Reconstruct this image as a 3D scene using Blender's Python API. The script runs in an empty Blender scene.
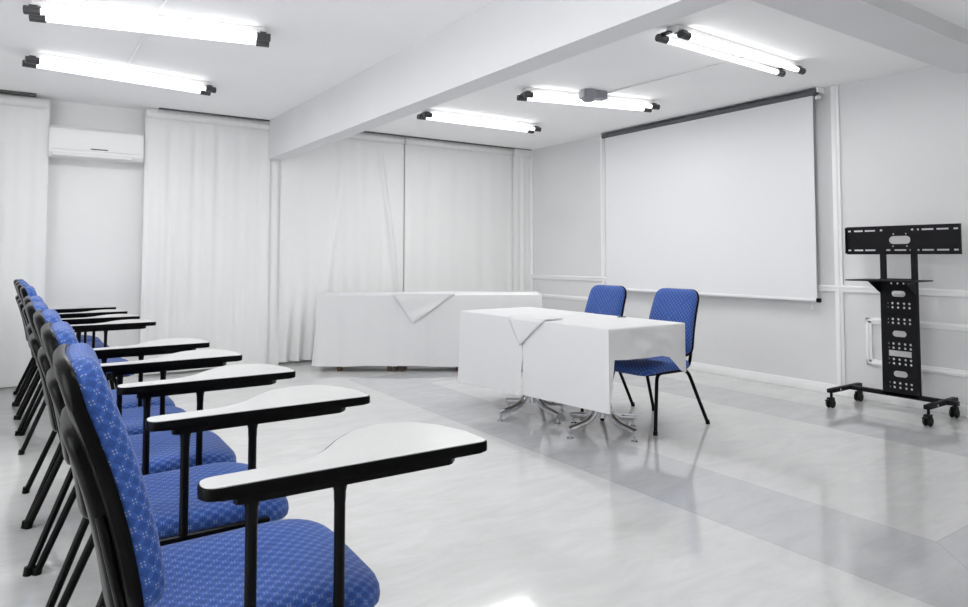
import bpy, bmesh, math, random
from mathutils import Vector, Matrix
random.seed(7)
PI = math.pi
C = bpy.context.scene.collection
W, D, H = 5.846, 7.44, 2.704          # screen wall, curtain plane, ceiling height
YB = 7.60                             # back wall behind the curtains
XL, YN = -2.8, -2.2                   # left wall, near end of the room

# ------------------------------------------------------------------ materials
def mat(name, col, rough=0.5, metal=0.0, spec=0.5, noise=0.0, nscale=8.0, bump=0.0, bscale=60.0):
    m = bpy.data.materials.new(name); m.use_nodes = True
    nt = m.node_tree; b = nt.nodes['Principled BSDF']
    b.inputs['Base Color'].default_value = (*col, 1); b.inputs['Roughness'].default_value = rough
    b.inputs['Metallic'].default_value = metal; b.inputs['Specular IOR Level'].default_value = spec
    if noise or bump:
        tc = nt.nodes.new('ShaderNodeTexCoord')
    if noise:
        n = nt.nodes.new('ShaderNodeTexNoise'); n.inputs['Scale'].default_value = nscale; n.inputs['Detail'].default_value = 5
        nt.links.new(tc.outputs['Object'], n.inputs['Vector'])
        r = nt.nodes.new('ShaderNodeMapRange'); r.inputs[1].default_value = 0.3; r.inputs[2].default_value = 0.7
        r.inputs[3].default_value = 1 - noise; r.inputs[4].default_value = 1 + noise
        nt.links.new(n.outputs['Fac'], r.inputs[0])
        mx = nt.nodes.new('ShaderNodeVectorMath'); mx.operation = 'SCALE'; mx.inputs[0].default_value = col
        nt.links.new(r.outputs[0], mx.inputs['Scale']); nt.links.new(mx.outputs[0], b.inputs['Base Color'])
    if bump:
        n2 = nt.nodes.new('ShaderNodeTexNoise'); n2.inputs['Scale'].default_value = bscale; n2.inputs['Detail'].default_value = 4
        nt.links.new(tc.outputs['Object'], n2.inputs['Vector'])
        bp = nt.nodes.new('ShaderNodeBump'); bp.inputs['Strength'].default_value = bump; bp.inputs['Distance'].default_value = 0.01
        nt.links.new(n2.outputs['Fac'], bp.inputs['Height']); nt.links.new(bp.outputs[0], b.inputs['Normal'])
    return m

def mnode(nt, op, a, b=None, c=None):
    n = nt.nodes.new('ShaderNodeMath'); n.operation = op
    for i, v in enumerate((a, b, c)):
        if v is None: continue
        if isinstance(v, (int, float)): n.inputs[i].default_value = v
        else: nt.links.new(v, n.inputs[i])
    return n.outputs[0]

def floor_material():
    m = bpy.data.materials.new('polished_vinyl'); m.use_nodes = True
    nt = m.node_tree; b = nt.nodes['Principled BSDF']
    tc = nt.nodes.new('ShaderNodeTexCoord'); sp = nt.nodes.new('ShaderNodeSeparateXYZ')
    nt.links.new(tc.outputs['Object'], sp.inputs[0])
    ax = mnode(nt, 'SUBTRACT', mnode(nt, 'ABSOLUTE', mnode(nt, 'SUBTRACT', sp.outputs[0], 3.935)), 0.745)
    ay = mnode(nt, 'SUBTRACT', mnode(nt, 'ABSOLUTE', mnode(nt, 'SUBTRACT', sp.outputs[1], 3.45)), 2.15)
    d = mnode(nt, 'MAXIMUM', ax, ay)
    band = mnode(nt, 'MULTIPLY', mnode(nt, 'GREATER_THAN', d, 0.0), mnode(nt, 'LESS_THAN', d, 0.585))
    seam = mnode(nt, 'MAXIMUM', mnode(nt, 'LESS_THAN', mnode(nt, 'ABSOLUTE', d), 0.003),
                 mnode(nt, 'LESS_THAN', mnode(nt, 'ABSOLUTE', mnode(nt, 'SUBTRACT', d, 0.585)), 0.003))
    mit = mnode(nt, 'MULTIPLY', mnode(nt, 'LESS_THAN', mnode(nt, 'ABSOLUTE', mnode(nt, 'SUBTRACT', ax, ay)), 0.004), band)
    seam = mnode(nt, 'MAXIMUM', seam, mit)
    mp = nt.nodes.new('ShaderNodeMapping'); mp.inputs['Scale'].default_value = (1.0, 3.2, 1.0); mp.inputs['Rotation'].default_value = (0, 0, 0.5)
    nt.links.new(tc.outputs['Object'], mp.inputs[0])
    n1 = nt.nodes.new('ShaderNodeTexNoise'); n1.inputs['Scale'].default_value = 3.0; n1.inputs['Detail'].default_value = 8; n1.inputs['Roughness'].default_value = 0.68; n1.inputs['Distortion'].default_value = 0.8
    nt.links.new(mp.outputs[0], n1.inputs['Vector'])
    cr = nt.nodes.new('ShaderNodeMapRange'); cr.inputs[1].default_value = 0.3; cr.inputs[2].default_value = 0.7; cr.inputs[3].default_value = 0.90; cr.inputs[4].default_value = 1.06
    nt.links.new(n1.outputs['Fac'], cr.inputs[0])
    mx = nt.nodes.new('ShaderNodeMix'); mx.data_type = 'RGBA'
    mx.inputs[6].default_value = (0.645, 0.645, 0.64, 1); mx.inputs[7].default_value = (0.54, 0.545, 0.555, 1)
    nt.links.new(band, mx.inputs[0])
    sc = nt.nodes.new('ShaderNodeVectorMath'); sc.operation = 'SCALE'
    nt.links.new(mx.outputs[2], sc.inputs[0])
    k = mnode(nt, 'MULTIPLY', cr.outputs[0], mnode(nt, 'SUBTRACT', 1.0, mnode(nt, 'MULTIPLY', seam, 0.16)))
    nt.links.new(k, sc.inputs['Scale']); nt.links.new(sc.outputs[0], b.inputs['Base Color'])
    rr = nt.nodes.new('ShaderNodeMapRange'); rr.inputs[3].default_value = 0.04; rr.inputs[4].default_value = 0.13
    nt.links.new(n1.outputs['Fac'], rr.inputs[0]); nt.links.new(rr.outputs[0], b.inputs['Roughness'])
    b.inputs['Specular IOR Level'].default_value = 0.85
    n2 = nt.nodes.new('ShaderNodeTexNoise'); n2.inputs['Scale'].default_value = 1.7; n2.inputs['Detail'].default_value = 2
    nt.links.new(tc.outputs['Object'], n2.inputs['Vector'])
    bp = nt.nodes.new('ShaderNodeBump'); bp.inputs['Strength'].default_value = 0.05; bp.inputs['Distance'].default_value = 0.02
    nt.links.new(n2.outputs['Fac'], bp.inputs['Height']); nt.links.new(bp.outputs[0], b.inputs['Normal'])
    return m

def fabric_material(name='blue_upholstery', pitch=0.032):
    m = bpy.data.materials.new(name); m.use_nodes = True
    nt = m.node_tree; b = nt.nodes['Principled BSDF']
    uv = nt.nodes.new('ShaderNodeUVMap'); sp = nt.nodes.new('ShaderNodeSeparateXYZ'); nt.links.new(uv.outputs[0], sp.inputs[0])
    x = mnode(nt, 'DIVIDE', sp.outputs[0], pitch); y = mnode(nt, 'DIVIDE', sp.outputs[1], pitch)
    def lattice(off):
        fx = mnode(nt, 'ABSOLUTE', mnode(nt, 'SUBTRACT', mnode(nt, 'FRACT', mnode(nt, 'ADD', x, 50 + off)), 0.5))
        fy = mnode(nt, 'ABSOLUTE', mnode(nt, 'SUBTRACT', mnode(nt, 'FRACT', mnode(nt, 'ADD', y, 50 + off)), 0.5))
        gx = mnode(nt, 'LESS_THAN', mnode(nt, 'ABSOLUTE', mnode(nt, 'SUBTRACT', fx, 0.085)), 0.032)
        gy = mnode(nt, 'LESS_THAN', mnode(nt, 'ABSOLUTE', mnode(nt, 'SUBTRACT', fy, 0.095)), 0.048)
        return mnode(nt, 'MULTIPLY', gx, gy)
    marks = mnode(nt, 'MAXIMUM', lattice(0.0), lattice(0.5))
    # dark woven diamonds between the marks
    dx = mnode(nt, 'ABSOLUTE', mnode(nt, 'SUBTRACT', mnode(nt, 'FRACT', mnode(nt, 'ADD', mnode(nt, 'ADD', x, y), 50.0)), 0.5))
    dy = mnode(nt, 'ABSOLUTE', mnode(nt, 'SUBTRACT', mnode(nt, 'FRACT', mnode(nt, 'ADD', mnode(nt, 'SUBTRACT', x, y), 50.0)), 0.5))
    dia = mnode(nt, 'LESS_THAN', mnode(nt, 'MAXIMUM', dx, dy), 0.30)
    ck = nt.nodes.new('ShaderNodeTexChecker'); ck.inputs['Scale'].default_value = 420
    nt.links.new(uv.outputs[0], ck.inputs['Vector'])
    tone = mnode(nt, 'SUBTRACT', mnode(nt, 'SUBTRACT', 1.22, mnode(nt, 'MULTIPLY', dia, 0.34)), mnode(nt, 'MULTIPLY', ck.outputs['Fac'], 0.22))
    sc = nt.nodes.new('ShaderNodeVectorMath'); sc.operation = 'SCALE'; sc.inputs[0].default_value = (0.036, 0.098, 0.36)
    nt.links.new(tone, sc.inputs['Scale'])
    mx = nt.nodes.new('ShaderNodeMix'); mx.data_type = 'RGBA'; mx.inputs[7].default_value = (0.50, 0.53, 0.50, 1)
    nt.links.new(sc.outputs[0], mx.inputs[6]); nt.links.new(mnode(nt, 'MULTIPLY', marks, 0.62), mx.inputs[0])
    nt.links.new(mx.outputs[2], b.inputs['Base Color'])
    b.inputs['Roughness'].default_value = 0.8; b.inputs['Specular IOR Level'].default_value = 0.25
    b.inputs['Sheen Weight'].default_value = 0.15
    bp = nt.nodes.new('ShaderNodeBump'); bp.inputs['Strength'].default_value = 0.25; bp.inputs['Distance'].default_value = 0.002
    nt.links.new(tone, bp.inputs['Height']); nt.links.new(bp.outputs[0], b.inputs['Normal'])
    return m

def cloth_material(name, col, trans):
    m = bpy.data.materials.new(name); m.use_nodes = True
    nt = m.node_tree; out = nt.nodes['Material Output']; nt.nodes.remove(nt.nodes['Principled BSDF'])
    tc = nt.nodes.new('ShaderNodeTexCoord')
    n = nt.nodes.new('ShaderNodeTexNoise'); n.inputs['Scale'].default_value = 5; n.inputs['Detail'].default_value = 6
    nt.links.new(tc.outputs['Object'], n.inputs['Vector'])
    bp = nt.nodes.new('ShaderNodeBump'); bp.inputs['Strength'].default_value = 0.18; bp.inputs['Distance'].default_value = 0.02
    nt.links.new(n.outputs['Fac'], bp.inputs['Height'])
    a = nt.nodes.new('ShaderNodeBsdfDiffuse'); a.inputs[0].default_value = (*col, 1)
    t = nt.nodes.new('ShaderNodeBsdfTranslucent'); t.inputs[0].default_value = (*col, 1)
    nt.links.new(bp.outputs[0], a.inputs['Normal'])
    mx = nt.nodes.new('ShaderNodeMixShader'); mx.inputs[0].default_value = trans
    nt.links.new(a.outputs[0], mx.inputs[1]); nt.links.new(t.outputs[0], mx.inputs[2]); nt.links.new(mx.outputs[0], out.inputs[0])
    return m

def emit_material(name, col, s):
    m = bpy.data.materials.new(name); m.use_nodes = True
    b = m.node_tree.nodes['Principled BSDF']
    b.inputs['Base Color'].default_value = (0.9, 0.9, 0.9, 1)
    b.inputs['Emission Color'].default_value = (*col, 1); b.inputs['Emission Strength'].default_value = s
    return m

M = dict(
    floor=floor_material(), fabric=fabric_material(),
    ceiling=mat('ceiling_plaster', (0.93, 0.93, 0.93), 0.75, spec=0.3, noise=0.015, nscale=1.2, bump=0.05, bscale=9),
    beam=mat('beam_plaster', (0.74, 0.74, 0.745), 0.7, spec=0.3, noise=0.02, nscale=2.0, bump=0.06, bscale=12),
    wall=mat('white_wall_paint', (0.86, 0.86, 0.855), 0.6, spec=0.3, noise=0.015, nscale=1.5),
    grey=mat('pale_grey_wall_paint', (0.75, 0.75, 0.755), 0.5, spec=0.35, noise=0.03, nscale=1.3, bump=0.03, bscale=20),
    trim=mat('white_gloss_trim', (0.93, 0.93, 0.93), 0.35),
    black=mat('black_enamel', (0.003, 0.003, 0.003), 0.35, spec=0.10),
    plastic=mat('black_plastic', (0.003, 0.003, 0.0032), 0.28, spec=0.08, bump=0.03, bscale=300),
    rubber=mat('black_rubber', (0.006, 0.006, 0.006), 0.6, spec=0.3),
    stand=mat('black_powder_coat', (0.010, 0.010, 0.012), 0.5, spec=0.15, bump=0.06, bscale=400),
    laminate=mat('white_laminate', (0.55, 0.55, 0.545), 0.28, noise=0.01, nscale=30),
    edge=mat('black_edge_band', (0.003, 0.003, 0.003), 0.45, spec=0.07),
    chrome=mat('chrome', (0.72, 0.72, 0.73), 0.10, metal=1.0),
    cloth=cloth_material('white_table_linen', (0.80, 0.80, 0.805), 0.10),
    curtain=cloth_material('white_curtain_cotton', (0.86, 0.86, 0.855), 0.04),
    tape=cloth_material('curtain_heading_cotton', (0.88, 0.88, 0.87), 0.04),
    rail=mat('dark_curtain_track', (0.10, 0.10, 0.10), 0.5),
    screen=mat('projection_screen_vinyl', (0.80, 0.80, 0.815), 0.7, spec=0.2),
    roller=mat('dark_grey_roller', (0.11, 0.115, 0.125), 0.30, metal=0.4),
    ac=mat('white_plastic', (0.82, 0.82, 0.81), 0.35),
    acdark=mat('dark_display_strip', (0.02, 0.02, 0.02), 0.3),
    wood=mat('brown_table_leg_wood', (0.10, 0.055, 0.03), 0.5, noise=0.2, nscale=20),
    board=mat('table_board', (0.35, 0.27, 0.19), 0.5, noise=0.1, nscale=10),
    cap=mat('dark_grey_lampholder', (0.055, 0.055, 0.058), 0.4),
    batten=mat('white_lamp_batten', (0.82, 0.82, 0.82), 0.4),
    tube=emit_material('fluorescent_tube', (1.0, 1.0, 1.0), 2.3),
    box=mat('grey_ceiling_box', (0.28, 0.28, 0.31), 0.35),
    pen=mat('dark_pen', (0.03, 0.03, 0.035), 0.35),
)

# ------------------------------------------------------------------ mesh helpers
def obj(name, bm, m, parent=None, smooth=True, sharp=40):
    me = bpy.data.meshes.new(name)
    bmesh.ops.recalc_face_normals(bm, faces=bm.faces[:])
    if smooth:
        for f in bm.faces: f.smooth = True
        for e in bm.edges:
            if len(e.link_faces) == 2 and e.calc_face_angle(0) > math.radians(sharp): e.smooth = False
    bm.to_mesh(me); bm.free(); me.materials.append(m)
    o = bpy.data.objects.new(name, me); C.objects.link(o)
    if parent: o.parent = parent
    return o
def thing(name, label, cat, loc=(0, 0, 0), rotz=0, group=None):
    o = bpy.data.objects.new(name, None); C.objects.link(o); o.empty_display_size = 0.1
    o.location = loc; o.rotation_euler = (0, 0, rotz); o['label'] = label; o['category'] = cat
    if group: o['group'] = group
    return o
def tag(o, label, cat, group=None):
    o['label'] = label; o['category'] = cat
    if group: o['group'] = group
    return o
def struct(name, bm, m):
    o = obj(name, bm, m); o['kind'] = 'structure'; return o
def dup(root, loc, rotz, label, scale=None):
    r = root.copy(); C.objects.link(r); r.location = loc; r.rotation_euler = (0, 0, rotz); r['label'] = label
    if scale: r.scale = (scale,) * 3
    for ch in list(root.children):
        c = ch.copy(); C.objects.link(c); c.parent = r
        for g in list(ch.children):
            d = g.copy(); C.objects.link(d); d.parent = c
    return r
def B(): return bmesh.new()
def box(bm, x0, x1, y0, y1, z0, z1, bev=0.0, seg=2, mtx=None):
    r = bmesh.ops.create_cube(bm, size=1.0); vs = r['verts']
    for v in vs:
        v.co = Vector(((x0 + x1) / 2 + v.co.x * (x1 - x0), (y0 + y1) / 2 + v.co.y * (y1 - y0), (z0 + z1) / 2 + v.co.z * (z1 - z0)))
    if bev:
        es = list({e for v in vs for e in v.link_edges})
        g = bmesh.ops.bevel(bm, geom=es, offset=bev, segments=seg, profile=0.5, affect='EDGES')
        vs = list({v for f in g['faces'] for v in f.verts} | {v for v in vs if v.is_valid})
    if mtx:
        for v in vs: v.co = mtx @ v.co
    return bm
def smooth_path(pts, n=6):
    P = [Vector(p) for p in pts]
    if len(P) < 3: return P
    out = []
    for i in range(len(P) - 1):
        p0 = P[max(i - 1, 0)]; p1 = P[i]; p2 = P[i + 1]; p3 = P[min(i + 2, len(P) - 1)]
        for k in range(n):
            t = k / n
            out.append(0.5 * ((2 * p1) + (p2 - p0) * t + (2 * p0 - 5 * p1 + 4 * p2 - p3) * t * t + (3 * p1 - p0 - 3 * p2 + p3) * t ** 3))
    out.append(P[-1]); return out
def fillet(pts, r, n=5):
    """polyline with rounded bends of radius about r"""
    P = [Vector(p) for p in pts]; out = [P[0]]
    for i in range(1, len(P) - 1):
        a = (P[i - 1] - P[i]); b = (P[i + 1] - P[i]); d = min(r, a.length * 0.49, b.length * 0.49)
        s = P[i] + a.normalized() * d; e = P[i] + b.normalized() * d
        for k in range(n + 1):
            t = k / n; out.append((1 - t) ** 2 * s + 2 * t * (1 - t) * P[i] + t * t * e)
    out.append(P[-1]); return out
def tube(bm, pts, r, sides=12, cap=True, rx=None):
    P = [Vector(p) for p in pts]; rings = []
    t = (P[1] - P[0]).normalized(); up = Vector((0, 0, 1)) if abs(t.z) < 0.9 else Vector((1, 0, 0))
    nrm = (up - t * up.dot(t)).normalized()
    for i, p in enumerate(P):
        t = (P[min(i + 1, len(P) - 1)] - P[max(i - 1, 0)]).normalized()
        nrm = (nrm - t * nrm.dot(t)).normalized(); bi = t.cross(nrm)
        rr = r[i] if isinstance(r, (list, tuple)) else r
        rings.append([bm.verts.new(p + (nrm * math.cos(a) + bi * math.sin(a)) * rr) for a in [2 * PI * k / sides for k in range(sides)]])
    for A, Bq in zip(rings, rings[1:]):
        for k in range(sides): bm.faces.new((A[k], A[(k + 1) % sides], Bq[(k + 1) % sides], Bq[k]))
    if cap: bm.faces.new(rings[0][::-1]); bm.faces.new(rings[-1])
    return bm
def cyl(bm, a, b, r, sides=16, r2=None): return tube(bm, [a, b], [r, r if r2 is None else r2], sides)
def lathe(bm, prof, c=(0, 0, 0), sides=24):
    rings = []
    for r, z in prof: rings.append([bm.verts.new((c[0] + r * math.cos(2 * PI * k / sides), c[1] + r * math.sin(2 * PI * k / sides), c[2] + z)) for k in range(sides)])
    for A, Bq in zip(rings, rings[1:]):
        for k in range(sides): bm.faces.new((A[k], A[(k + 1) % sides], Bq[(k + 1) % sides], Bq[k]))
    bm.faces.new(rings[0][::-1]); bm.faces.new(rings[-1]); return bm
def rpoly(pts, rad, seg=6):
    n = len(pts); out = []
    for i in range(n):
        p = Vector((*pts[i], 0)); a = Vector((*pts[i - 1], 0)) - p; b = Vector((*pts[(i + 1) % n], 0)) - p
        r = rad[i] if isinstance(rad, (list, tuple)) else rad
        if r <= 0: out.append((p.x, p.y)); continue
        ang = a.angle(b); d = min(r / math.tan(ang / 2), a.length * 0.49, b.length * 0.49)
        s = p + a.normalized() * d; e = p + b.normalized() * d
        for k in range(seg + 1):
            t = k / seg; q = (1 - t) ** 2 * s + 2 * t * (1 - t) * p + t * t * e; out.append((q.x, q.y))
    return out
def dense(poly, step=0.02):
    out = []
    for i in range(len(poly)):
        a = Vector(poly[i]); b = Vector(poly[(i + 1) % len(poly)]); n = max(1, int((b - a).length / step))
        for k in range(n):
            q = a + (b - a) * k / n; out.append((q.x, q.y))
    return out
def pad(bm, poly, prof, f, uv=True):
    """puffed cushion: poly outline, prof = (scale about the centre, height); f(u, v, w) -> point"""
    cx = (min(p[0] for p in poly) + max(p[0] for p in poly)) / 2; cy = (min(p[1] for p in poly) + max(p[1] for p in poly)) / 2
    ex = (max(p[0] for p in poly) - min(p[0] for p in poly)) / 2; ey = (max(p[1] for p in poly) - min(p[1] for p in poly)) / 2
    L = bm.loops.layers.uv.verify() if uv else None; U = {}
    def ring(s, w):
        d = (1 - s) * ex; out = []
        for x, y in poly:
            q = (cx + (x - cx) * s, cy + (y - cy) * s)
            v = bm.verts.new(f(q[0], q[1], w)); U[v] = (q[0], q[1], w); out.append(v)
        return out
    R = [ring(s, w) for s, w in prof if s > 0]
    fs = []
    n = len(poly)
    for A, Bq in zip(R, R[1:]):
        for k in range(n): fs.append(bm.faces.new((A[k], A[(k + 1) % n], Bq[(k + 1) % n], Bq[k])))
    for ringv, (s, w) in ((R[0], prof[0]), (R[-1], prof[-1])):
        c = bm.verts.new(f(cx, cy, w)); U[c] = (cx, cy, w)
        for k in range(n): fs.append(bm.faces.new((ringv[k], ringv[(k + 1) % n], c)))
    if uv:
        for fc in fs:
            for l in fc.loops:
                u = U[l.vert]; 
                fx = sum(U[k.vert][0] for k in fc.loops) / len(fc.loops) - cx; fy = sum(U[k.vert][1] for k in fc.loops) / len(fc.loops) - cy
                if abs(fx) / ex > abs(fy) / ey: l[L].uv = (u[0] - math.copysign(1, fx) * u[2], u[1])
                else: l[L].uv = (u[0], u[1] - math.copysign(1, fy) * u[2])
    return bm
def slab(bm, poly, z0, z1, bev=0.0, f=lambda x, y, z: (x, y, z)):
    a = [bm.verts.new(f(x, y, z0)) for x, y in poly]; b = [bm.verts.new(f(x, y, z1)) for x, y in poly]; n = len(poly)
    top = bm.faces.new(b); bot = bm.faces.new(a[::-1])
    for k in range(n): bm.faces.new((a[k], a[(k + 1) % n], b[(k + 1) % n], b[k]))
    if bev: bmesh.ops.bevel(bm, geom=list(top.edges) + list(bot.edges), offset=bev, segments=2, profile=0.5, affect='EDGES')
    return bm
def plate(bm, outer, holes, t, f):
    """flat plate with real holes; f(u, v, w) -> point"""
    es = []
    for loop in [outer] + holes:
        vs = [bm.verts.new((p[0], p[1], 0)) for p in loop]
        for k in range(len(vs)): es.append(bm.edges.new((vs[k], vs[(k + 1) % len(vs)])))
    r = bmesh.ops.triangle_fill(bm, use_beauty=True, use_dissolve=False, edges=es)
    fs = [g for g in r['geom'] if isinstance(g, bmesh.types.BMFace)]
    ex = bmesh.ops.extrude_face_region(bm, geom=fs)
    for v in ex['geom']:
        if isinstance(v, bmesh.types.BMVert): v.co.z += t
    for v in bm.verts: v.co = Vector(f(v.co.x, v.co.y, v.co.z))
    return bm
def rect(u0, u1, v0, v1): return [(u0, v0), (u1, v0), (u1, v1), (u0, v1)]
def stadium(cu, cv, w, h, n=8):
    r = h / 2; out = []
    for k in range(n + 1):
        a = -PI / 2 + PI * k / n; out.append((cu + w / 2 - r + r * math.cos(a), cv + r * math.sin(a)))
    for k in range(n + 1):
        a = PI / 2 + PI * k / n; out.append((cu - w / 2 + r + r * math.cos(a), cv + r * math.sin(a)))
    return out
def ngon(cu, cv, r, n=10): return [(cu + r * math.cos(2 * PI * k / n), cv + r * math.sin(2 * PI * k / n)) for k in range(n)]
def sstep(a, b, x):
    t = min(1, max(0, (x - a) / (b - a))); return t * t * (3 - 2 * t)

# ------------------------------------------------------------------ the room
T = 0.12
struct('floor', box(B(), XL - T, W + T, YN, YB + T, -0.1, 0), M['floor'])
struct('ceiling', box(B(), XL - T, W + T, YN, YB + T, H, H + 0.12), M['ceiling'])
struct('wall_right', box(B(), W, W + T, YN, YB + T, 0, H), M['grey'])
bm = B(); x_ = YN; LW = [(0.4, 2.9)]  # unseen window opening in the left wall, added to let fill daylight in
for a, b in LW:
    box(bm, XL - T, XL, x_, a, 0, H); box(bm, XL - T, XL, a, b, 0, 0.35); box(bm, XL - T, XL, a, b, 2.55, H); x_ = b
box(bm, XL - T, XL, x_, YB + T, 0, H)
struct('wall_left', bm, M['wall'])
for i, (a, b) in enumerate(LW):
    bm = B()
    for q in (a, (a + b) / 2 - 0.025, b - 0.05): box(bm, XL - 0.08, XL - 0.03, q, q + 0.05, 0.35, 2.55)
    for q in (0.35, 2.50): box(bm, XL - 0.08, XL - 0.03, a, b, q, q + 0.05)
    struct('window_%d' % (i + 1), bm, M['trim'])
struct('wall_front', box(B(), XL - T, W + T, YN - T, YN, 0, H), M['wall'])
struct('wall_back', box(B(), XL - T, W + T, YB, YB + T, 0, H), M['wall'])
# main beam towards the back wall (very slightly out of square), cross beam towards the screen wall
def prism(bm, pts, z0, z1):
    a = [bm.verts.new((x, y, z0)) for x, y in pts]; b = [bm.verts.new((x, y, z1)) for x, y in pts]; n = len(pts)
    bm.faces.new(a[::-1]); bm.faces.new(b)
    for k in range(n): bm.faces.new((a[k], a[(k + 1) % n], b[(k + 1) % n], b[k]))
    return bm
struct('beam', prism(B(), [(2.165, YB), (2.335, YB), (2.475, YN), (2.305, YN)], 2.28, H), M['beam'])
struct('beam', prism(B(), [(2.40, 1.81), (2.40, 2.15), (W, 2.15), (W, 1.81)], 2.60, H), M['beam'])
bm = B(); box(bm, 2.175, 2.325, D + 0.035, YB, 0, 2.262); box(bm, 2.16, 2.34, D + 0.02, YB, 2.262, 2.28)
struct('column', bm, M['wall'])
# skirting boards
struct('baseboard_right', box(B(), W - 0.018, W, YN, YB, 0, 0.085, 0.004), M['trim'])
struct('baseboard_back', box(B(), XL, W - 0.018, YB - 0.018, YB, 0, 0.085, 0.004), M['trim'])
# wall mouldings
def moulding(y0, y1, z0, z1, d=0.02):
    bm = B(); box(bm, W - d, W, y0, y1, z0, z1, 0.006)
    if z1 - z0 < y1 - y0: box(bm, W - d - 0.008, W - d + 0.002, y0, y1, (z0 * 0.4 + z1 * 0.6), z1 - 0.006, 0.003)
    else: box(bm, W - d - 0.008, W - d + 0.002, y0 + (y1 - y0) * 0.35, y0 + (y1 - y0) * 0.65, z0, z1, 0.003)
    return bm
struct('trim_1', moulding(YN, YB, 0.895, 0.950, 0.022), M['trim'])
struct('trim_2', moulding(5.925, 6.00, 0.08, H), M['trim'])
struct('trim_3', moulding(3.045, 3.115, 0.08, H), M['trim'])
struct('trim_4', moulding(7.36, 7.43, 0.08, H), M['trim'])
def wall_frame(y0, y1, z0, z1, w=0.05):
    bm = B()
    for a in ((y0, y1, z0, z0 + w), (y0, y1, z1 - w, z1), (y0, y0 + w, z0, z1), (y1 - w, y1, z0, z1)):
        box(bm, W - 0.018, W, a[0], a[1], a[2], a[3], 0.006)
    for a in ((y0 + .015, y1 - .015, z0 + .012, z0 + .028), (y0 + .015, y1 - .015, z1 - .028, z1 - .012), (y0 + .012, y0 + .028, z0 + .015, z1 - .015), (y1 - .028, y1 - .012, z0 + .015, z1 - .015)):
        box(bm, W - 0.026, W - 0.016, a[0], a[1], a[2], a[3], 0.003)
    return bm
struct('trim_5', wall_frame(1.0, 2.865, 0.295, 0.69), M['trim'])
struct('trim_6', wall_frame(6.14, 7.24, 0.295, 0.69), M['trim'])

# ------------------------------------------------------------------ curtains
def curtain(name, x0, x1, zb, zt, label, pleats, amp, seed, extra=None, lap=0.0):
    rnd = random.Random(seed)
    root = thing(name, label, 'curtain', ((x0 + x1) / 2, D - lap, 0), 0, None)
    ph = [rnd.uniform(0, 2 * PI) for _ in range(5)]
    nx = int((x1 - x0) / 0.012) + 8; nz = 46; bm = B(); g = []
    cx = (x0 + x1) / 2
    for j in range(nz + 1):
        t = j / nz; z = zt + (zb - zt) * t; row = []
        for i in range(nx + 1):
            s = i / nx; x = x0 + (x1 - x0) * s; X = x - x0
            k = pleats
            w = math.sin(2 * PI * k * X + ph[0] + 0.9 * math.sin(1.7 * X * k + ph[1])) * 0.6 + 0.4 * math.sin(2 * PI * k * 1.9 * X + ph[2] + 0.5 * t)
            w *= 0.35 + 0.65 * (0.5 + 0.5 * math.sin(3.1 * X + ph[3] + 0.8 * t))
            fade = 0.25 + 0.75 * sstep(0, 0.12, t)
            y = amp * w * fade; xx = x
            if extra:
                ddx, ddy = extra(x, z, t); xx += ddx; y += ddy
            row.append(bm.verts.new((xx - cx, y, z)))
        g.append(row)
    for j in range(nz):
        for i in range(nx): bm.faces.new((g[j][i], g[j][i + 1], g[j + 1][i + 1], g[j + 1][i]))
    o = obj('curtain_panel', bm, M['curtain'], root)
    bm = B()
    n = 60; vs = []
    for zz in (zt + 0.005, zt - 0.085):
        vs.append([bm.verts.new((x0 - cx + (x1 - x0) * i / n, -0.018 + 0.004 * math.sin(i * 1.7 + ph[4]), zz)) for i in range(n + 1)])
    for i in range(n): bm.faces.new((vs[0][i], vs[0][i + 1], vs[1][i + 1], vs[1][i]))
    h = obj('heading_tape', bm, M['tape'], root)
    md = h.modifiers.new('Solidify', 'SOLIDIFY'); md.thickness = 0.006
    return root
def tied(x, z, t):                     # bottom of the curtain swept towards its left edge, one long slanting fold
    sw = sstep(0.35, 1.0, t)
    dx = 0.0
    fold = 0.055 * math.exp(-((x - (3.52 + 0.16 * t * 2.2 - 0.02)) / 0.035) ** 2) * sstep(0.02, 0.2, t)
    fold += 0.03 * math.exp(-((x - (3.10 - 0.35 * t)) / 0.05) ** 2) * sstep(0.1, 0.4, t)
    low = sstep(0.62, 1.0, t)
    f2 = low * 0.045 * math.sin(2 * PI * 7 * (x - 2.33) + 9 * t) * (1 - sstep(2.5, 2.9, x))
    return dx, -fold + f2
def left_soft(x, z, t): return 0, 0
curtain('window_curtain', -2.7, 0.128, 0.03, 2.665, 'white curtain at the far left, left of the air conditioner', 4.2, 0.020, 1)
curtain('window_curtain', 0.935, 2.185, 0.03, 2.69, 'white curtain between the air conditioner and the round-edged column', 4.6, 0.018, 2).__setitem__('label', 'white curtain hanging between the air conditioner and the column under the beam')
curtain('window_curtain', 2.312, 3.850, 0.03, 2.69, 'white curtain with a long slanting fold, just right of the column', 3.2, 0.016, 3, tied)
curtain('window_curtain', 3.862, 5.56, 0.03, 2.69, 'smooth white curtain behind the right half of the draped back table', 2.6, 0.014, 4, None, 0.012)
curtain('window_curtain', 5.52, 5.815, 0.03, 2.69, 'narrow white curtain in the corner beside the grey wall', 6.0, 0.012, 5, None, 0.05)
def rail(x0, x1, label, z=2.690):
    bm = B(); box(bm, x0, x1, D - 0.075, D + 0.02, z, H - 0.001, 0.002)
    tag(obj('curtain_rail', bm, M['rail']), label, 'curtain rail')
rail(-2.75, 0.02, 'dark curtain track above the leftmost curtain', 2.684)
rail(1.05, 2.155, 'dark curtain track between the air conditioner and the beam', 2.696)
rail(2.34, 5.82, 'long dark curtain track right of the beam', 2.696)

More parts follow.
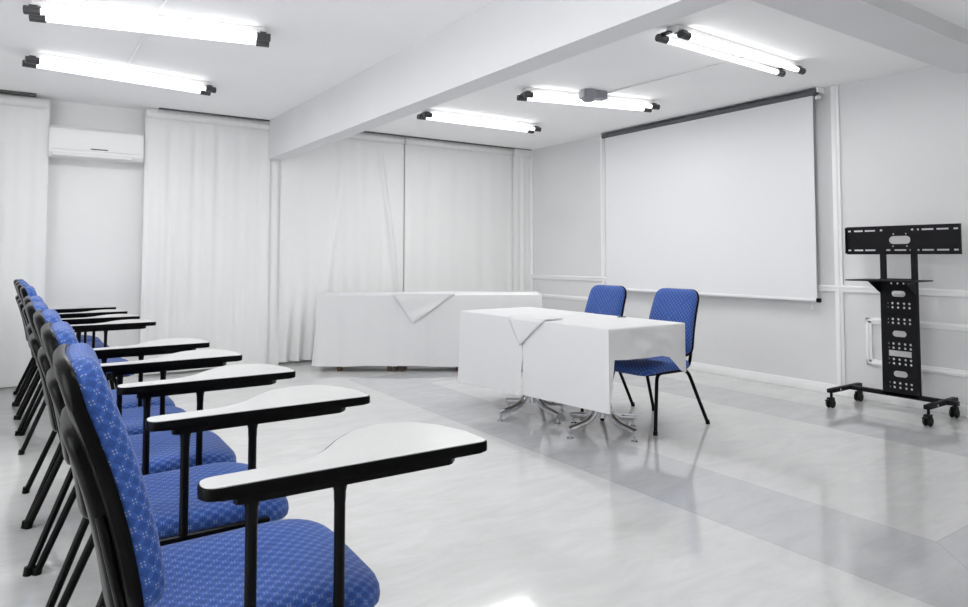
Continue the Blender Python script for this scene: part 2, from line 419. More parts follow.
# ------------------------------------------------------------------ air conditioner
ac = thing('air_conditioner', 'white wall air conditioner high between two curtains', 'air conditioner', (0.523, YB, 2.14))
def ac_section(bm, x0, x1, pts):
    a = [bm.verts.new((x0, y, z)) for y, z in pts]; b = [bm.verts.new((x1, y, z)) for y, z in pts]; n = len(pts)
    bm.faces.new(a[::-1]); bm.faces.new(b)
    for k in range(n): bm.faces.new((a[k], a[(k + 1) % n], b[(k + 1) % n], b[k]))
    return bm
body = rpoly([(0, 0.0), (-0.18, 0.0), (-0.215, 0.035), (-0.215, 0.262), (-0.17, 0.298), (0, 0.298)], [0, .02, .03, .03, .03, 0], 5)
obj('body', ac_section(B(), -0.397, 0.397, body), M['ac'], ac)
pan = rpoly([(-0.212, 0.065), (-0.226, 0.068), (-0.226, 0.262), (-0.19, 0.292), (-0.18, 0.286), (-0.212, 0.257)], 0.006, 3)
fp = obj('front_panel', ac_section(B(), -0.392, 0.392, pan), M['ac'], ac)
bm = B(); box(bm, -0.06, 0.085, -0.229, -0.224, 0.082, 0.092, 0.001)
d_ = obj('display_strip', bm, M['acdark'], fp); d_['label'] = 'short black display strip'
bm = B(); box(bm, -0.365, 0.29, -0.005, 0.0, -0.022, 0.022, 0.002, mtx=Matrix.Translation((0, -0.207, 0.030)) @ Matrix.Rotation(-0.40, 4, 'X'))
obj('louver', bm, M['ac'], ac)

# ------------------------------------------------------------------ projection screen
scr = thing('projection_screen', 'large white pull-down projection screen on the grey wall', 'projection screen', (W - 0.1, 4.53, 0))
bm = B(); box(bm, -0.002, 0.002, -1.300, 1.300, 0.815, 2.645); obj('screen_fabric', bm, M['screen'], scr, False)
bm = B(); cyl(bm, (0.01, -1.335, 2.662), (0.01, 1.345, 2.662), 0.030, 24); r_ = obj('roller', bm, M['roller'], scr); r_['label'] = 'dark grey roller tube'
bm = B(); cyl(bm, (0, -1.295, 0.815), (0, 1.305, 0.815), 0.016, 16); wb = obj('weight_bar', bm, M['screen'], scr)
for s in (-1, 1):
    bm = B(); cyl(bm, (0, s * 1.30, 0.815), (0, s * 1.33, 0.815), 0.019, 16); e_ = obj('end_cap', bm, M['black'], wb); e_['label'] = 'black end cap'
    bm = B(); box(bm, -0.02, 0.098, s * 1.352 - 0.005, s * 1.352 + 0.005, 2.655, 2.703, 0.003)
    lathe(bm, [(0.022, 0), (0.026, 0.006), (0.026, 0.02), (0.02, 0.026)], (0.01, s * 1.345, 2.60), 16)
    obj('bracket', bm, M['trim'], scr)
bm = B(); tube(bm, smooth_path([(0, -1.25, 0.80), (0.002, -1.252, 0.76), (-0.006, -1.247, 0.735), (0.008, -1.255, 0.735), (0, -1.252, 0.76)], 4), 0.0025, 6); obj('pull_cord', bm, M['trim'], scr)

# ------------------------------------------------------------------ ceiling lamps
LAMP_W = 4.3
def lamp(name, a, b, label, gap=0.13, off=0.0):
    ax, ay = a; bx, by = b; L = math.hypot(bx - ax, by - ay); ang = math.atan2(by - ay, bx - ax)
    t = thing(name, label, 'ceiling lamp', ((ax + bx) / 2, (ay + by) / 2, H), ang, 'fluorescent ceiling lamps')
    bm = B(); box(bm, -L / 2 + 0.03, L / 2 - 0.03, -0.055, 0.055, -0.042, 0, 0.012); obj('batten', bm, M['batten'], t)
    for s in (-1, 1):
        sh = s * off
        bm = B(); cyl(bm, (-L / 2 + 0.07 + sh, s * gap / 2, -0.072), (L / 2 - 0.07 + sh, s * gap / 2, -0.072), 0.018, 16)
        obj('tube', bm, M['tube'], t)
        la = bpy.data.lights.new('tube_light', 'AREA'); la.shape = 'RECTANGLE'; la.size = L - 0.2; la.size_y = 0.03; la.energy = LAMP_W
        lo = bpy.data.objects.new('tube_light', la); C.objects.link(lo); lo.parent = t; lo.location = (sh, s * gap / 2, -0.0915)
        for e in (-1, 1):
            bm = B(); cyl(bm, (e * (L / 2) + sh, s * gap / 2, -0.072), (e * (L / 2 - 0.085) + sh, s * gap / 2, -0.072), 0.026, 16)
            box(bm, e * (L / 2 - 0.045) - 0.02 + sh, e * (L / 2 - 0.045) + 0.02 + sh, s * gap / 2 - 0.012, s * gap / 2 + 0.012, -0.07, -0.040, 0.003)
            box(bm, e * (L / 2 - 0.045) - 0.02 + sh, e * (L / 2 - 0.045) + 0.02 + sh, min(0, s * gap / 2), max(0, s * gap / 2), -0.048, -0.036)
            h = obj('lampholder', bm, M['cap'], t); h['label'] = 'dark grey lampholder'
    return t
lamp('ceiling_lamp', (-0.047, 4.72), (1.286, 4.42), 'twin-tube ceiling lamp at top left, nearer of the two left of the beam')
lamp('ceiling_lamp', (-0.068, 5.90), (1.283, 6.08), 'twin-tube ceiling lamp left of the beam, farther one near the curtains')
lamp('ceiling_lamp', (3.259, 5.93), (4.738, 5.90), 'twin-tube ceiling lamp right of the beam, farthest one near the curtains')
lamp('ceiling_lamp', (3.596, 4.70), (4.973, 4.37), 'twin-tube ceiling lamp crossing in front of the grey ceiling box')
lamp('ceiling_lamp', (3.40, 2.86), (4.885, 2.90), 'twin-tube ceiling lamp nearest the cross beam, with widely spaced tubes', 0.13, -0.03)
lamp('ceiling_lamp', (-0.05, 2.95), (1.31, 2.92), 'added unseen twin-tube ceiling lamp left of the beam, above the middle of the chair row')  # outside the frame, added to brighten the floor, wall and chairs
lamp('ceiling_lamp', (-0.05, 1.35), (1.31, 1.32), 'added unseen twin-tube ceiling lamp left of the beam, above the nearest chairs')  # also added out of view, lights the nearest seats and tablets from above
pb = thing('ceiling_box', 'small grey box with a dome on the ceiling above a lamp', 'ceiling box', (4.20, 4.41, H), -0.2)
bm = B(); box(bm, -0.125, 0.125, -0.055, 0.055, -0.08, 0, 0.012); obj('housing', bm, M['box'], pb)
bm = B(); lathe(bm, [(0.075, 0.0), (0.075, -0.05), (0.068, -0.075), (0.05, -0.10), (0.02, -0.108)], (-0.05, 0, 0), 24); obj('dome', bm, M['box'], pb)
def conduit(pts, label):
    bm = B(); tube(bm, pts, 0.008, 8); tag(obj('cable_conduit', bm, M['batten']), label, 'conduit')
conduit([(0.655, 3.4, H - 0.008), (0.62, 4.44, H - 0.008), (0.60, 5.92, H - 0.008)], 'thin white cable conduit joining the two left ceiling lamps')
conduit([(4.42, 2.95, H - 0.008), (4.33, 4.50, H - 0.008)], 'thin white cable conduit from the grey ceiling box towards the cross beam')

# ------------------------------------------------------------------ chairs
TH = math.radians(14.5)
BV = Vector((-math.sin(TH), 0, math.cos(TH))); BN = Vector((math.cos(TH), 0, math.sin(TH)))
B0 = Vector((-0.158, 0, 0.492))
def backmap(u, v, w):
    lumbar = 0.012 * math.sin(PI * min(1, max(0, v / 0.40))) + 0.30 * u * u * (1 if w > -0.001 else 1)
    return B0 + BV * v + BN * (w + lumbar) + Vector((0, u, 0))
def seat_f(x, y, z):
    fr = max(0, x - 0.17) / 0.16
    return Vector((x, y, z - 0.022 * fr * fr * (1 if z > 0.40 else 0.4) - 0.010 * math.exp(-((x + 0.0) / 0.12) ** 2 - (y / 0.14) ** 2) * (1 if z > 0.44 else 0)))
def make_chair(name, label, cat, tablet, group):
    t = thing(name, label, cat, (0, 0, 0), 0, group)
    so = dense(rpoly([(-0.145, -0.215), (0.335, -0.232), (0.335, 0.232), (-0.145, 0.215)], [0.07, 0.11, 0.11, 0.07], 8), 0.025)
    obj('seat', pad(B(), so, [(0.9, 0.402), (0.965, 0.404), (0.99, 0.413), (1.0, 0.428), (0.993, 0.443), (0.97, 0.455), (0.92, 0.463), (0.80, 0.468), (0.62, 0.470), (0.42, 0.471), (0.2, 0.472)], seat_f), M['fabric'], t)
    po = rpoly([(-0.13, -0.20), (0.315, -0.217), (0.315, 0.217), (-0.13, 0.20)], [0.06, 0.10, 0.10, 0.06], 6)
    obj('seat_pan', pad(B(), po, [(0.9, 0.386), (0.985, 0.388), (1.0, 0.396), (0.99, 0.404), (0.9, 0.404)], seat_f, False), M['plastic'], t)
    bo = dense(rpoly([(-0.212, 0.0), (0.212, 0.0), (0.188, 0.475), (-0.188, 0.475)], [0.055, 0.055, 0.085, 0.085], 8), 0.025)
    back = obj('backrest', pad(B(), bo, [(0.85, 0.0), (0.97, 0.0), (0.995, 0.006), (1.0, 0.018), (0.992, 0.031), (0.965, 0.042), (0.91, 0.049), (0.8, 0.053), (0.6, 0.055), (0.4, 0.056), (0.2, 0.057)], backmap), M['fabric'], t)
    sh = rpoly([(-0.217, -0.006), (0.217, -0.006), (0.193, 0.481), (-0.193, 0.481)], [0.06, 0.06, 0.09, 0.09], 8)
    shell = obj('back_shell', pad(B(), dense(sh, 0.03), [(0.5, -0.020), (0.90, -0.020), (0.97, -0.017), (0.995, -0.009), (1.0, 0.0), (0.99, 0.005), (0.9, 0.005)], backmap, False), M['plastic'], t)
    pn = rpoly([(-0.180, -0.02), (0.180, -0.02), (0.165, 0.355), (-0.165, 0.355)], [0.07, 0.07, 0.06, 0.06], 8)
    obj('back_panel', pad(B(), dense(pn, 0.03), [(0.5, -0.042), (0.90, -0.042), (0.965, -0.038), (0.995, -0.030), (1.0, -0.018), (0.9, -0.016)], backmap, False), M['plastic'], shell)
    for s in (-1, 1):
        bm = B(); tube(bm, fillet([(0.10, s * 0.20, 0.395), (0.212, s * 0.20, 0.395), (0.29, s * 0.25, 0.012)], 0.05), 0.0125, 12)
        cyl(bm, (0.291, s * 0.2505, 0.028), (0.2925, s * 0.2515, 0.0), 0.016, 12); obj('leg', bm, M['black'], t)
        bm = B(); tube(bm, fillet([(0.10, s * 0.20, 0.395), (-0.105, s * 0.20, 0.395), (-0.257, s * 0.25, 0.012)], 0.06), 0.0125, 12)
        cyl(bm, (-0.256, s * 0.2505, 0.028), (-0.260, s * 0.2515, 0.0), 0.016, 12); obj('leg', bm, M['black'], t)
        bm = B(); tube(bm, fillet([(0.02, s * 0.180, 0.400), (-0.150, s * 0.180, 0.405), (-0.172, s * 0.180, 0.50), (-0.212, s * 0.165, 0.68)], 0.06), 0.0115, 12)
        obj('back_post', bm, M['black'], t)
    for cxb in (0.17, -0.06): obj('crossbar', cyl(B(), (cxb, -0.20, 0.392), (cxb, 0.20, 0.392), 0.011, 10), M['black'], t)
    if tablet:
        ye = -0.283
        out = [(-0.065, ye), (0.555, ye), (0.553, ye + 0.10), (0.525, ye + 0.19), (0.480, ye + 0.262), (0.40, ye + 0.280), (0.32, ye + 0.258), (0.255, ye + 0.195), (0.20, ye + 0.125), (0.13, ye + 0.085), (-0.065, ye + 0.078)]
        po = rpoly(out, [0.038, 0.028, 0.10, 0.09, 0.08, 0.09, 0.12, 0.12, 0.12, 0.10, 0.038], 6)
        tb = obj('writing_tablet', slab(B(), po, 0.704, 0.727, 0.004), M['edge'], t); tb['label'] = 'tablet board with thick black edge'
        cx, cy = 0.27, ye + 0.12
        inn = []
        n = len(po)
        for k in range(n):                                   # inset of the outline by 4 mm
            a = Vector(po[k - 1]); c = Vector(po[(k + 1) % n]); d = (c - a).normalized(); inn.append((po[k][0] - d.y * 0.004, po[k][1] + d.x * 0.004))
        tp = obj('tablet_surface', slab(B(), inn, 0.7265, 0.7285), M['laminate'], tb); tp['label'] = 'white laminate writing surface'
        yb = ye + 0.030
        bm = B(); slab(bm, rpoly([(-0.005, yb - 0.014), (0.46, yb - 0.014), (0.50, yb + 0.03), (0.0, yb + 0.03)], 0.012, 4), 0.686, 0.704, 0.002)
        obj('tablet_bracket', bm, M['black'], t)
        for x in (0.030, 0.205):
            bm = B(); tube(bm, [(x, yb, 0.404), (x, yb, 0.69)], 0.0115, 12); lathe(bm, [(0.012, 0), (0.0125, 0.02), (0.015, 0.032), (0.015, 0.036)], (x, yb, 0.652), 14)
            obj('tablet_post', bm, M['black'], t)
        bm = B(); box(bm, -0.13, 0.255, yb - 0.012, yb + 0.012, 0.382, 0.426, 0.003)
        for x in (-0.05, 0.18): box(bm, x - 0.012, x + 0.012, yb, -0.19, 0.385, 0.400, 0.002)
        obj('side_rail', bm, M['black'], t)
    return t

S = 1.05
REACH = (0.985, 0.975, 0.925, 0.87, 0.85, 0.80, 0.79, 0.78, 0.77)
rows = [  # x, y, turn, label
    (0.353, 1.630, -0.030, 'blue lecture chair with tablet arm, nearest to the camera at bottom left'),
    (0.340, 2.250, -0.015, 'blue lecture chair with tablet arm, second from the camera in the row'),
    (0.325, 2.820, -0.01, 'blue lecture chair with tablet arm, third from the camera in the row'),
    (0.300, 3.360, 0.000, 'blue lecture chair with tablet arm, fourth from the camera in the row'),
    (0.290, 3.900, 0.000, 'blue lecture chair with tablet arm, fifth in the row, last one before the gap'),
    (0.265, 5.240, 0.000, 'blue lecture chair with tablet arm, first one beyond the gap in the row'),
    (0.240, 5.780, 0.000, 'blue lecture chair with tablet arm, third from the far curtained end of the row'),
    (0.225, 6.320, 0.000, 'blue lecture chair with tablet arm, second from the far curtained end of the row'),
    (0.205, 6.880, 0.000, 'blue lecture chair with tablet arm, farthest one in the row by the curtains'),
]
lec = make_chair('lecture_chair', rows[0][3], 'chair', True, 'lecture chairs in the row on the left')
for i, (x, y, r, lb) in enumerate(rows):
    if i == 0: lec.location = (x, y, 0); lec.rotation_euler = (0, 0, r); lec.scale = (S,) * 3; c = lec
    else: c = dup(lec, (x, y, 0), r, lb, S)
    for ch in c.children:                                   # tablet arms farther along the row reach less far forward
        if ch.name.split('.')[0] in ('writing_tablet', 'tablet_bracket', 'tablet_post', 'side_rail'):
            ch.scale = (REACH[i], 1, 1); ch.location = (-0.065 * (1 - REACH[i]), 0, 0)
pc = make_chair('meeting_chair', 'armless blue padded chair at the near end of the white table', 'chair', False, 'blue chairs behind the white table')
pc.location = (3.80, 3.36, 0); pc.rotation_euler = (0, 0, PI)
dup(pc, (3.785, 4.065, 0), PI, 'armless blue padded chair behind the white table, left one with only its back showing')

# ------------------------------------------------------------------ front tables with chrome bases
def pedestal_table(cx, cy, hx, hy, top, label):
    t = thing('pedestal_table', label, 'table', (cx, cy, 0), 0, 'pedestal tables under white cloths')
    bm = B(); slab(bm, rpoly(rect(-hx[0], hx[1], -hy[0], hy[1]), 0.02, 3), top - 0.025, top, 0.003); obj('tabletop', bm, M['board'], t)
    bm = B(); cyl(bm, (0, 0, 0.10), (0, 0, top - 0.03), 0.028, 20); lathe(bm, [(0.12, 0), (0.12, 0.006), (0.04, 0.012)], (0, 0, top - 0.037), 20); obj('column', bm, M['chrome'], t)
    for k in range(4):
        a = PI / 2 * k; dx, dy = math.cos(a), math.sin(a)
        pr = [(0.043, 0.34), (0.043, 0.215), (0.075, 0.125), (0.14, 0.085), (0.31, 0.058)]
        bm = B(); P = fillet([(dx * r, dy * r, z) for r, z in pr], 0.05, 5); tube(bm, P, 0.023, 14)
        lg = obj('leg', bm, M['chrome'], t)
        bm = B(); lathe(bm, [(0.024, 0), (0.025, 0.007), (0.010, 0.012), (0.010, 0.045)], (dx * 0.293, dy * 0.293, 0), 14); obj('levelling_foot', bm, M['chrome'], lg)
    return t
TZ = 0.748
pedestal_table(3.275, 3.370, (0.29, 0.40), (0.355, 0.485), TZ, 'nearer chrome-footed table under the white cloth, by the right-hand chair')
pedestal_table(3.17, 4.010, (0.185, 0.505), (0.145, 0.635), TZ, 'farther chrome-footed table under the white cloth, left base')

def drape(name, label, x0, x1, y0, y1, top, drop, seed, amp=0.008, k=5.0, group='white tablecloths', step=0.02, flare=0.02, loc=None, rotz=0, r=0.012, wrinkle=0.0):
    """one cloth over a table top: flat top, four hanging sides; drop(side, s, x, y) gives the hem height"""
    rnd = random.Random(seed); ph = [rnd.uniform(0, 6.28) for _ in range(6)]
    per = []
    for side, (a, b, nrm) in enumerate((((x0, y0), (x1, y0), (0, -1)), ((x1, y0), (x1, y1), (1, 0)), ((x1, y1), (x0, y1), (0, 1)), ((x0, y1), (x0, y0), (-1, 0)))):
        L = math.hypot(b[0] - a[0], b[1] - a[1]); n = max(2, int(L / step))
        for i in range(n):
            s = i / n; per.append((a[0] + (b[0] - a[0]) * s, a[1] + (b[1] - a[1]) * s, nrm, side, s))
    # soften normals at the corners
    nn = len(per); N = []
    for i in range(nn):
        v = Vector((0, 0))
        for j in range(-2, 3): v += Vector(per[(i + j) % nn][2])
        N.append(v.normalized())
    bm = B(); rings = []
    cxm, cym = (x0 + x1) / 2, (y0 + y1) / 2
    for s in (0.3, 0.6, 0.85, 0.96): rings.append([bm.verts.new((cxm + (p[0] - cxm) * s, cym + (p[1] - cym) * s, top + 0.0012 * math.sin(7 * p[0] * s + 5 * p[1] + ph[0]))) for p in per])
    prof = [(0.0, 0.0), (0.55, 0.12), (0.9, 0.5), (1.0, 1.0)]
    for o_, d_ in prof: rings.append([bm.verts.new((p[0] + N[i].x * r * o_, p[1] + N[i].y * r * o_, top - r * d_)) for i, p in enumerate(per)])
    m = 14
    for j in range(1, m + 1):
        t = j / m; ring = []
        for i, p in enumerate(per):
            hem = drop(p[3], p[4], p[0], p[1]); z = top - r + (hem - top + r) * t
            q = p[0] + p[1] if p[3] in (0, 2) else p[1] - p[0]
            w = math.sin(2 * PI * k * q + ph[1] + 0.8 * math.sin(3 * q + ph[2])) * 0.6 + 0.4 * math.sin(2 * PI * k * 0.43 * q + ph[3])
            w += 0.5 * (abs(math.sin(PI * 7.3 * q + ph[4])) - 0.6)
            if p[3] == 0 and wrinkle: w += wrinkle / amp * (0.5 * math.sin(9 * p[4] + 5 * t) + 0.5 * math.sin(15 * p[4] - 7 * t)) * sstep(0.03, 0.25, p[4]) * sstep(0, 0.3, 1 - p[4])
            cn = min(p[4], 1 - p[4]); corner = math.exp(-(cn / 0.06) ** 2)
            fl_ = flare[p[3]] if isinstance(flare, tuple) else flare
            o_ = r + amp * w * sstep(0, 0.5, t) + fl_ * t * t * (0.25 + corner)
            ring.append(bm.verts.new((p[0] + N[i].x * o_, p[1] + N[i].y * o_, z)))
        rings.append(ring)
    for A, Bq in zip(rings, rings[1:]):
        for i in range(nn): bm.faces.new((A[i], A[(i + 1) % nn], Bq[(i + 1) % nn], Bq[i]))
    c = bm.verts.new((cxm, cym, top))
    for i in range(nn): bm.faces.new((rings[0][i], rings[0][(i + 1) % nn], c))
    o = obj(name, bm, M['cloth'], None, True, 60)
    if loc: o.location = loc; o.rotation_euler = (0, 0, rotz)
    return tag(o, label, 'tablecloth', group)
def near_drop(side, s, x, y):
    if side == 0: return 0.56 - 0.012 * math.sin(3 * s) - 0.14 * sstep(0.72, 1.0, s) if s > 0.02 else 0.56      # short near end with a pointed right corner
    if side == 1: return 0.42 + 0.13 * sstep(0.0, 0.12, s)
    if side == 2: return 0.55
    return 0.205 + 0.03 * s
def near_drop2(side, s, x, y):
    z = near_drop(side, s, x, y)
    if side == 0 and s < 0.06: z = 0.235 + (0.56 - 0.235) * sstep(0.01, 0.05, s)
    return z
def far_drop(side, s, x, y):
    if side == 1: return 0.55
    if side == 0: return 0.45
    if side == 2: return 0.20
    return 0.165 + 0.035 * s
c1 = drape('tablecloth', 'white cloth on the nearer half of the front table, lifted at its right end', 2.975, 3.68, 3.005, 3.852, TZ + 0.004, near_drop2, 11, 0.004, 6, flare=0.004, wrinkle=0.010)
c2 = drape('tablecloth', 'white cloth on the farther left half of the front table, folded corner hanging in front', 2.972, 3.68, 3.880, 4.690, TZ + 0.006, far_drop, 12, 0.004, 5)
bm = B()   # corner of the left cloth lapping over the joint
n = 14; g = []
for i in range(n + 1):
    t = i / n; row = []
    for j in range(9):
        s = j / 8
        if t < 0.3: zz = TZ + 0.016 - 0.002 * t; xx = 2.972 + 0.16 * (1 - t / 0.3) - 0.010
        else: q = (t - 0.3) / 0.7; zz = TZ + 0.010 - 0.20 * q; xx = 2.946 - 0.004 * math.sin(3 * q) - 0.004 * math.sin(5 * s)
        q = max(0, (t - 0.3) / 0.7); y0 = 4.02 + (3.873 - 4.02) * q; y1 = 3.60 + (3.873 - 3.60) * q
        row.append(bm.verts.new((xx, y0 + (y1 - y0) * s, zz)))
    g.append(row)
for i in range(n):
    for j in range(8): bm.faces.new((g[i][j], g[i][j + 1], g[i + 1][j + 1], g[i + 1][j]))
fl = obj('corner_flap', bm, M['cloth'], c2)
md = fl.modifiers.new('Solidify', 'SOLIDIFY'); md.thickness = 0.004
bm = B(); cyl(bm, (-0.03, 0, 0.004), (0.026, 0, 0.004), 0.004, 10); cyl(bm, (0.026, 0, 0.004), (0.036, 0, 0.004), 0.004, 10, 0.001)
pn = tag(obj('pen', bm, M['pen']), 'small dark pen-like item lying near the back edge of the white table', 'pen'); pn.location = (3.60, 3.50, TZ + 0.006); pn.rotation_euler = (0, 0, -0.6)

# ------------------------------------------------------------------ back tables, turned to face the room corner
YAW = 0.5976
fwd = Vector((math.sin(YAW), math.cos(YAW), 0)); rgt = Vector((math.cos(YAW), -math.sin(YAW), 0))
DT, HT = 7.03, 0.795
def back_point(l, d=0.0):
    p = rgt * l + fwd * (DT + d); return (p.x, p.y, 0)
def wooden_table(l0, l1, depth, legs, label):
    t = thing('wooden_table', label, 'table', back_point((l0 + l1) / 2, depth / 2), -YAW, 'square-legged tables under the back cloths')
    w = (l1 - l0) / 2; bm = B(); box(bm, -w, w, -depth / 2, depth / 2, HT - 0.03, HT, 0.003); obj('tabletop', bm, M['board'], t)
    bm = B(); box(bm, -w + 0.05, w - 0.05, -depth / 2 + 0.05, depth / 2 - 0.05, HT - 0.10, HT - 0.03); obj('apron', bm, M['wood'], t)
    c = (l0 + l1) / 2
    for lx in legs:
        for sy in (-1, 1):
            bm = B(); y = sy * (depth / 2 - 0.045); box(bm, lx - c - 0.024, lx - c + 0.024, y - 0.024, y + 0.024, 0, HT - 0.03, 0.003); obj('leg', bm, M['wood'], t)
wooden_table(-1.73, -0.93, 0.56, (-1.515, -0.99), 'left wooden table under the long white back cloths')
wooden_table(-0.92, -0.22, 0.56, (-0.905 + 0.02, -0.27), 'middle wooden table under the long white back cloths')
wooden_table(-0.21, 0.58, 0.56, (-0.17, 0.50), 'right wooden table under the long white back cloths')
def bdrop(side, s, x, y): return 0.060 + 0.006 * math.sin(9 * x)
def back_cloth(l0, l1, label, seed, lift=0.0, dp=bdrop, flare=0.03):
    c = (l0 + l1) / 2; w = (l1 - l0) / 2
    return drape('tablecloth', label, -w, w, -0.285 - lift, 0.285, HT + 0.004 + lift, dp, seed, 0.010, 4, loc=back_point(c, 0.28), rotz=-YAW, flare=flare)
back_cloth(-1.745, -0.925, 'white cloth on the left part of the long back table by the curtains', 21, 0.0, bdrop, (0.015, 0.0, 0.01, 0.05))
def bdrop2(side, s, x, y): return 0.060 + 0.006 * math.sin(7 * x) if side != 1 else 0.20
c4 = back_cloth(-0.915, 0.595, 'white cloth on the right part of the long back table, behind the front table', 22, 0.004, bdrop2, (0.015, 0.16, 0.01, 0.0))
bm = B(); g = []; n = 16   # loose triangular cloth corner hanging in front of the joint
for i in range(n + 1):
    t = i / n; row = []
    for j in range(13):
        s = j / 12
        q = max(0, (t - 0.25) / 0.75)
        l0 = -0.96 + (-0.74 + 0.96) * q; l1 = -0.30 + (-0.74 + 0.30) * q
        l = l0 + (l1 - l0) * s + 0.155
        y = -0.308 - 0.012 * math.sin(PI * q) - 0.014 * math.sin(7 * q + 4 * s) * q * (1 - q) * 4 * 0.6 if t > 0.25 else -0.308 + 0.14 * (1 - t / 0.25)
        z = HT + 0.016 if t <= 0.25 else HT + 0.014 - 0.31 * q - 0.05 * math.sin(PI * s) * q * (1 - q)
        row.append(bm.verts.new((l, y, z)))
    g.append(row)
for i in range(n):
    for j in range(12): bm.faces.new((g[i][j], g[i][j + 1], g[i + 1][j + 1], g[i + 1][j]))
fl2 = obj('corner_flap', bm, M['cloth'], c4)
md = fl2.modifiers.new('Solidify', 'SOLIDIFY'); md.thickness = 0.004

# ------------------------------------------------------------------ television trolley (no television)
tv = thing('tv_stand', 'black wheeled television stand with an empty mounting plate', 'tv stand', (5.53, 2.46, 0))
def face(u, v, w): return (0.03 + w, u, v)                      # plate lying in the y-z plane
hol = []
Wp = 0.405
for z in (1.25, 1.405):
    for (a, b) in ((-0.395, -0.365), (-0.335, -0.255), (-0.235, -0.155), (0.18, 0.26), (0.275, 0.345), (0.37, 0.395)): hol.append(rect(a, b, z - 0.006, z + 0.006))
hol += [ngon(0.135, 1.405, 0.010), ngon(-0.09, 1.405, 0.010), ngon(-0.13, 1.405, 0.008)]
hol += [rect(0.07, 0.115, 1.244, 1.256), rect(-0.045, 0.04, 1.244, 1.256), ngon(-0.075, 1.25, 0.008), ngon(-0.13, 1.25, 0.008)]
hol.append(stadium(0.0, 1.328, 0.155, 0.062))
for a, b in ((0.045, 1.375), (-0.045, 1.375), (0.05, 1.28), (-0.05, 1.28)): hol.append(ngon(a, b, 0.006, 8))
bm = plate(B(), rect(-Wp, Wp, 1.220, 1.437), hol, 0.004, face)
mp = obj('mounting_plate', bm, M['stand'], tv, False)
bm = B(); box(bm, 0.03, 0.065, -Wp, Wp, 1.434, 1.440, 0.001); box(bm, 0.03, 0.065, -Wp, Wp, 1.217, 1.223, 0.001)
for s in (-1, 1): box(bm, 0.012, 0.05, s * Wp - 0.004, s * Wp + 0.004, 1.223, 1.434, 0.001)
obj('flange', bm, M['stand'], mp)
for s in (-1, 1):
    bm = B(); box(bm, 0.038, 0.068, 0.022 + s * 0.112 - 0.020, 0.022 + s * 0.112 + 0.020, 0.14, 1.40, 0.003); obj('upright', bm, M['stand'], tv)
hol = []
for z in (0.912, 0.604, 0.296): hol.append(stadium(-0.002, z, 0.105, 0.046))
for z in (0.838, 0.806, 0.716, 0.686, 0.527, 0.494, 0.407, 0.374, 0.226, 0.192):
    for u in (0.086, 0.046, 0.003, -0.042, -0.082): hol.append(ngon(u, z, 0.0095, 8))
for u in (0.05, 0.003, -0.042): hol.append(ngon(u, 0.992, 0.008, 8))
hol.append(rect(-0.088, 0.088, 0.430, 0.474))
bm = plate(B(), rect(-0.138, 0.138, 0.13, 1.03), hol, 0.003, lambda u, v, w: (0.03 + w, u * 0.95 + 0.022, v))
obj('column_plate', bm, M['stand'], tv, False)
bm = B(); box(bm, 0.022, 0.03, -0.072, 0.116, 0.762, 0.766); obj('seam_strip', bm, M['stand'], tv)
bm = B(); box(bm, -0.24, 0.08, -0.205, 0.285, 1.012, 1.022, 0.002); sf = obj('shelf', bm, M['stand'], tv)
for s in (-1, 1):
    bm = B(); a = [(0.03, 1.012), (-0.17, 1.012), (0.03, 0.91)]
    lo = [bm.verts.new((x, 0.022 + s * 0.127 - 0.002, z)) for x, z in a]; hi = [bm.verts.new((x, 0.022 + s * 0.127 + 0.002, z)) for x, z in a]
    bm.faces.new(lo); bm.faces.new(hi[::-1])
    for k in range(3): bm.faces.new((lo[k], lo[(k + 1) % 3], hi[(k + 1) % 3], hi[k]))
    obj('shelf_gusset', bm, M['stand'], sf)
bm = B(); box(bm, 0.03, 0.075, -0.355, 0.425, 0.118, 0.150, 0.003); obj('crossbar', bm, M['stand'], tv)
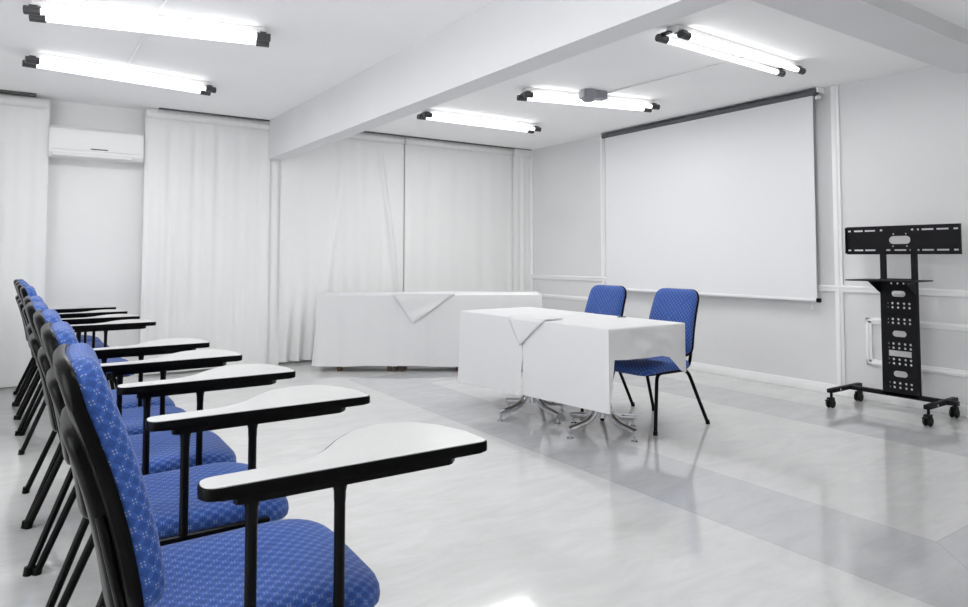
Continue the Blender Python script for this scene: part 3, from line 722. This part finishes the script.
def caster(bm, x, y):
    for s in (-1, 1):
        q = []
        for r, h in ((0.010, 0.0), (0.031, 0.002), (0.036, 0.008), (0.036, 0.016), (0.031, 0.021), (0.010, 0.022)): q.append((r, h))
        rings = []
        for r, h in q: rings.append([bm.verts.new((x + r * math.cos(2 * PI * k / 20), y + s * (0.004 + h), 0.036 + r * math.sin(2 * PI * k / 20))) for k in range(20)])
        for A, Bq in zip(rings, rings[1:]):
            for k in range(20): bm.faces.new((A[k], A[(k + 1) % 20], Bq[(k + 1) % 20], Bq[k]))
        bm.faces.new(rings[0]); bm.faces.new(rings[-1])
    box(bm, x - 0.024, x + 0.030, y - 0.022, y + 0.022, 0.058, 0.082, 0.006); cyl(bm, (x + 0.012, y, 0.08), (x + 0.012, y, 0.122), 0.010, 12)
    return bm
for y in (0.425, -0.265 - 0.005):
    bm = B(); box(bm, -0.255, 0.225, y - 0.02, y + 0.02, 0.118, 0.150, 0.003); fb = obj('base_bar', bm, M['stand'], tv)
    bm = B()
    for x in (-0.12, 0.05): cyl(bm, (x, y - 0.022, 0.134), (x, y + 0.022, 0.134), 0.008, 10)
    b_ = obj('bolt', bm, M['chrome'], fb); b_['label'] = 'bright bolt heads'
    for x in (-0.235, 0.200):
        bm = caster(B(), x, y)
        if x < 0: box(bm, x - 0.062, x - 0.015, y - 0.016, y + 0.016, 0.060, 0.068, 0.003)
        obj('caster', bm, M['rubber'], tv)

# ------------------------------------------------------------------ light and camera
w = bpy.data.worlds.new('daylight'); bpy.context.scene.world = w; w.use_nodes = True
bg = w.node_tree.nodes['Background']; bg.inputs[0].default_value = (0.97, 0.985, 1.0, 1); bg.inputs[1].default_value = 4.0

cam = bpy.data.cameras.new('camera'); co = bpy.data.objects.new('camera', cam); C.objects.link(co)
co.location = (0, 0, 1.2); co.rotation_euler = (PI / 2 + 0.0458, 0, -0.5976)
cam.sensor_fit = 'HORIZONTAL'; cam.sensor_width = 36; cam.lens = 36 * 667.9 / 968
cam.shift_y = -(303.5 - 225.9) / 968; cam.clip_start = 0.05
sc = bpy.context.scene; sc.camera = co
sc.view_settings.view_transform = 'Standard'; sc.view_settings.look = 'None'; sc.view_settings.gamma = 1; sc.view_settings.use_curve_mapping = False
sc.view_settings.exposure = 0.64
try:
    sc.cycles.use_denoising = True; sc.cycles.max_bounces = 14; sc.cycles.diffuse_bounces = 10; sc.cycles.glossy_bounces = 6; sc.cycles.sample_clamp_indirect = 8
except Exception: pass
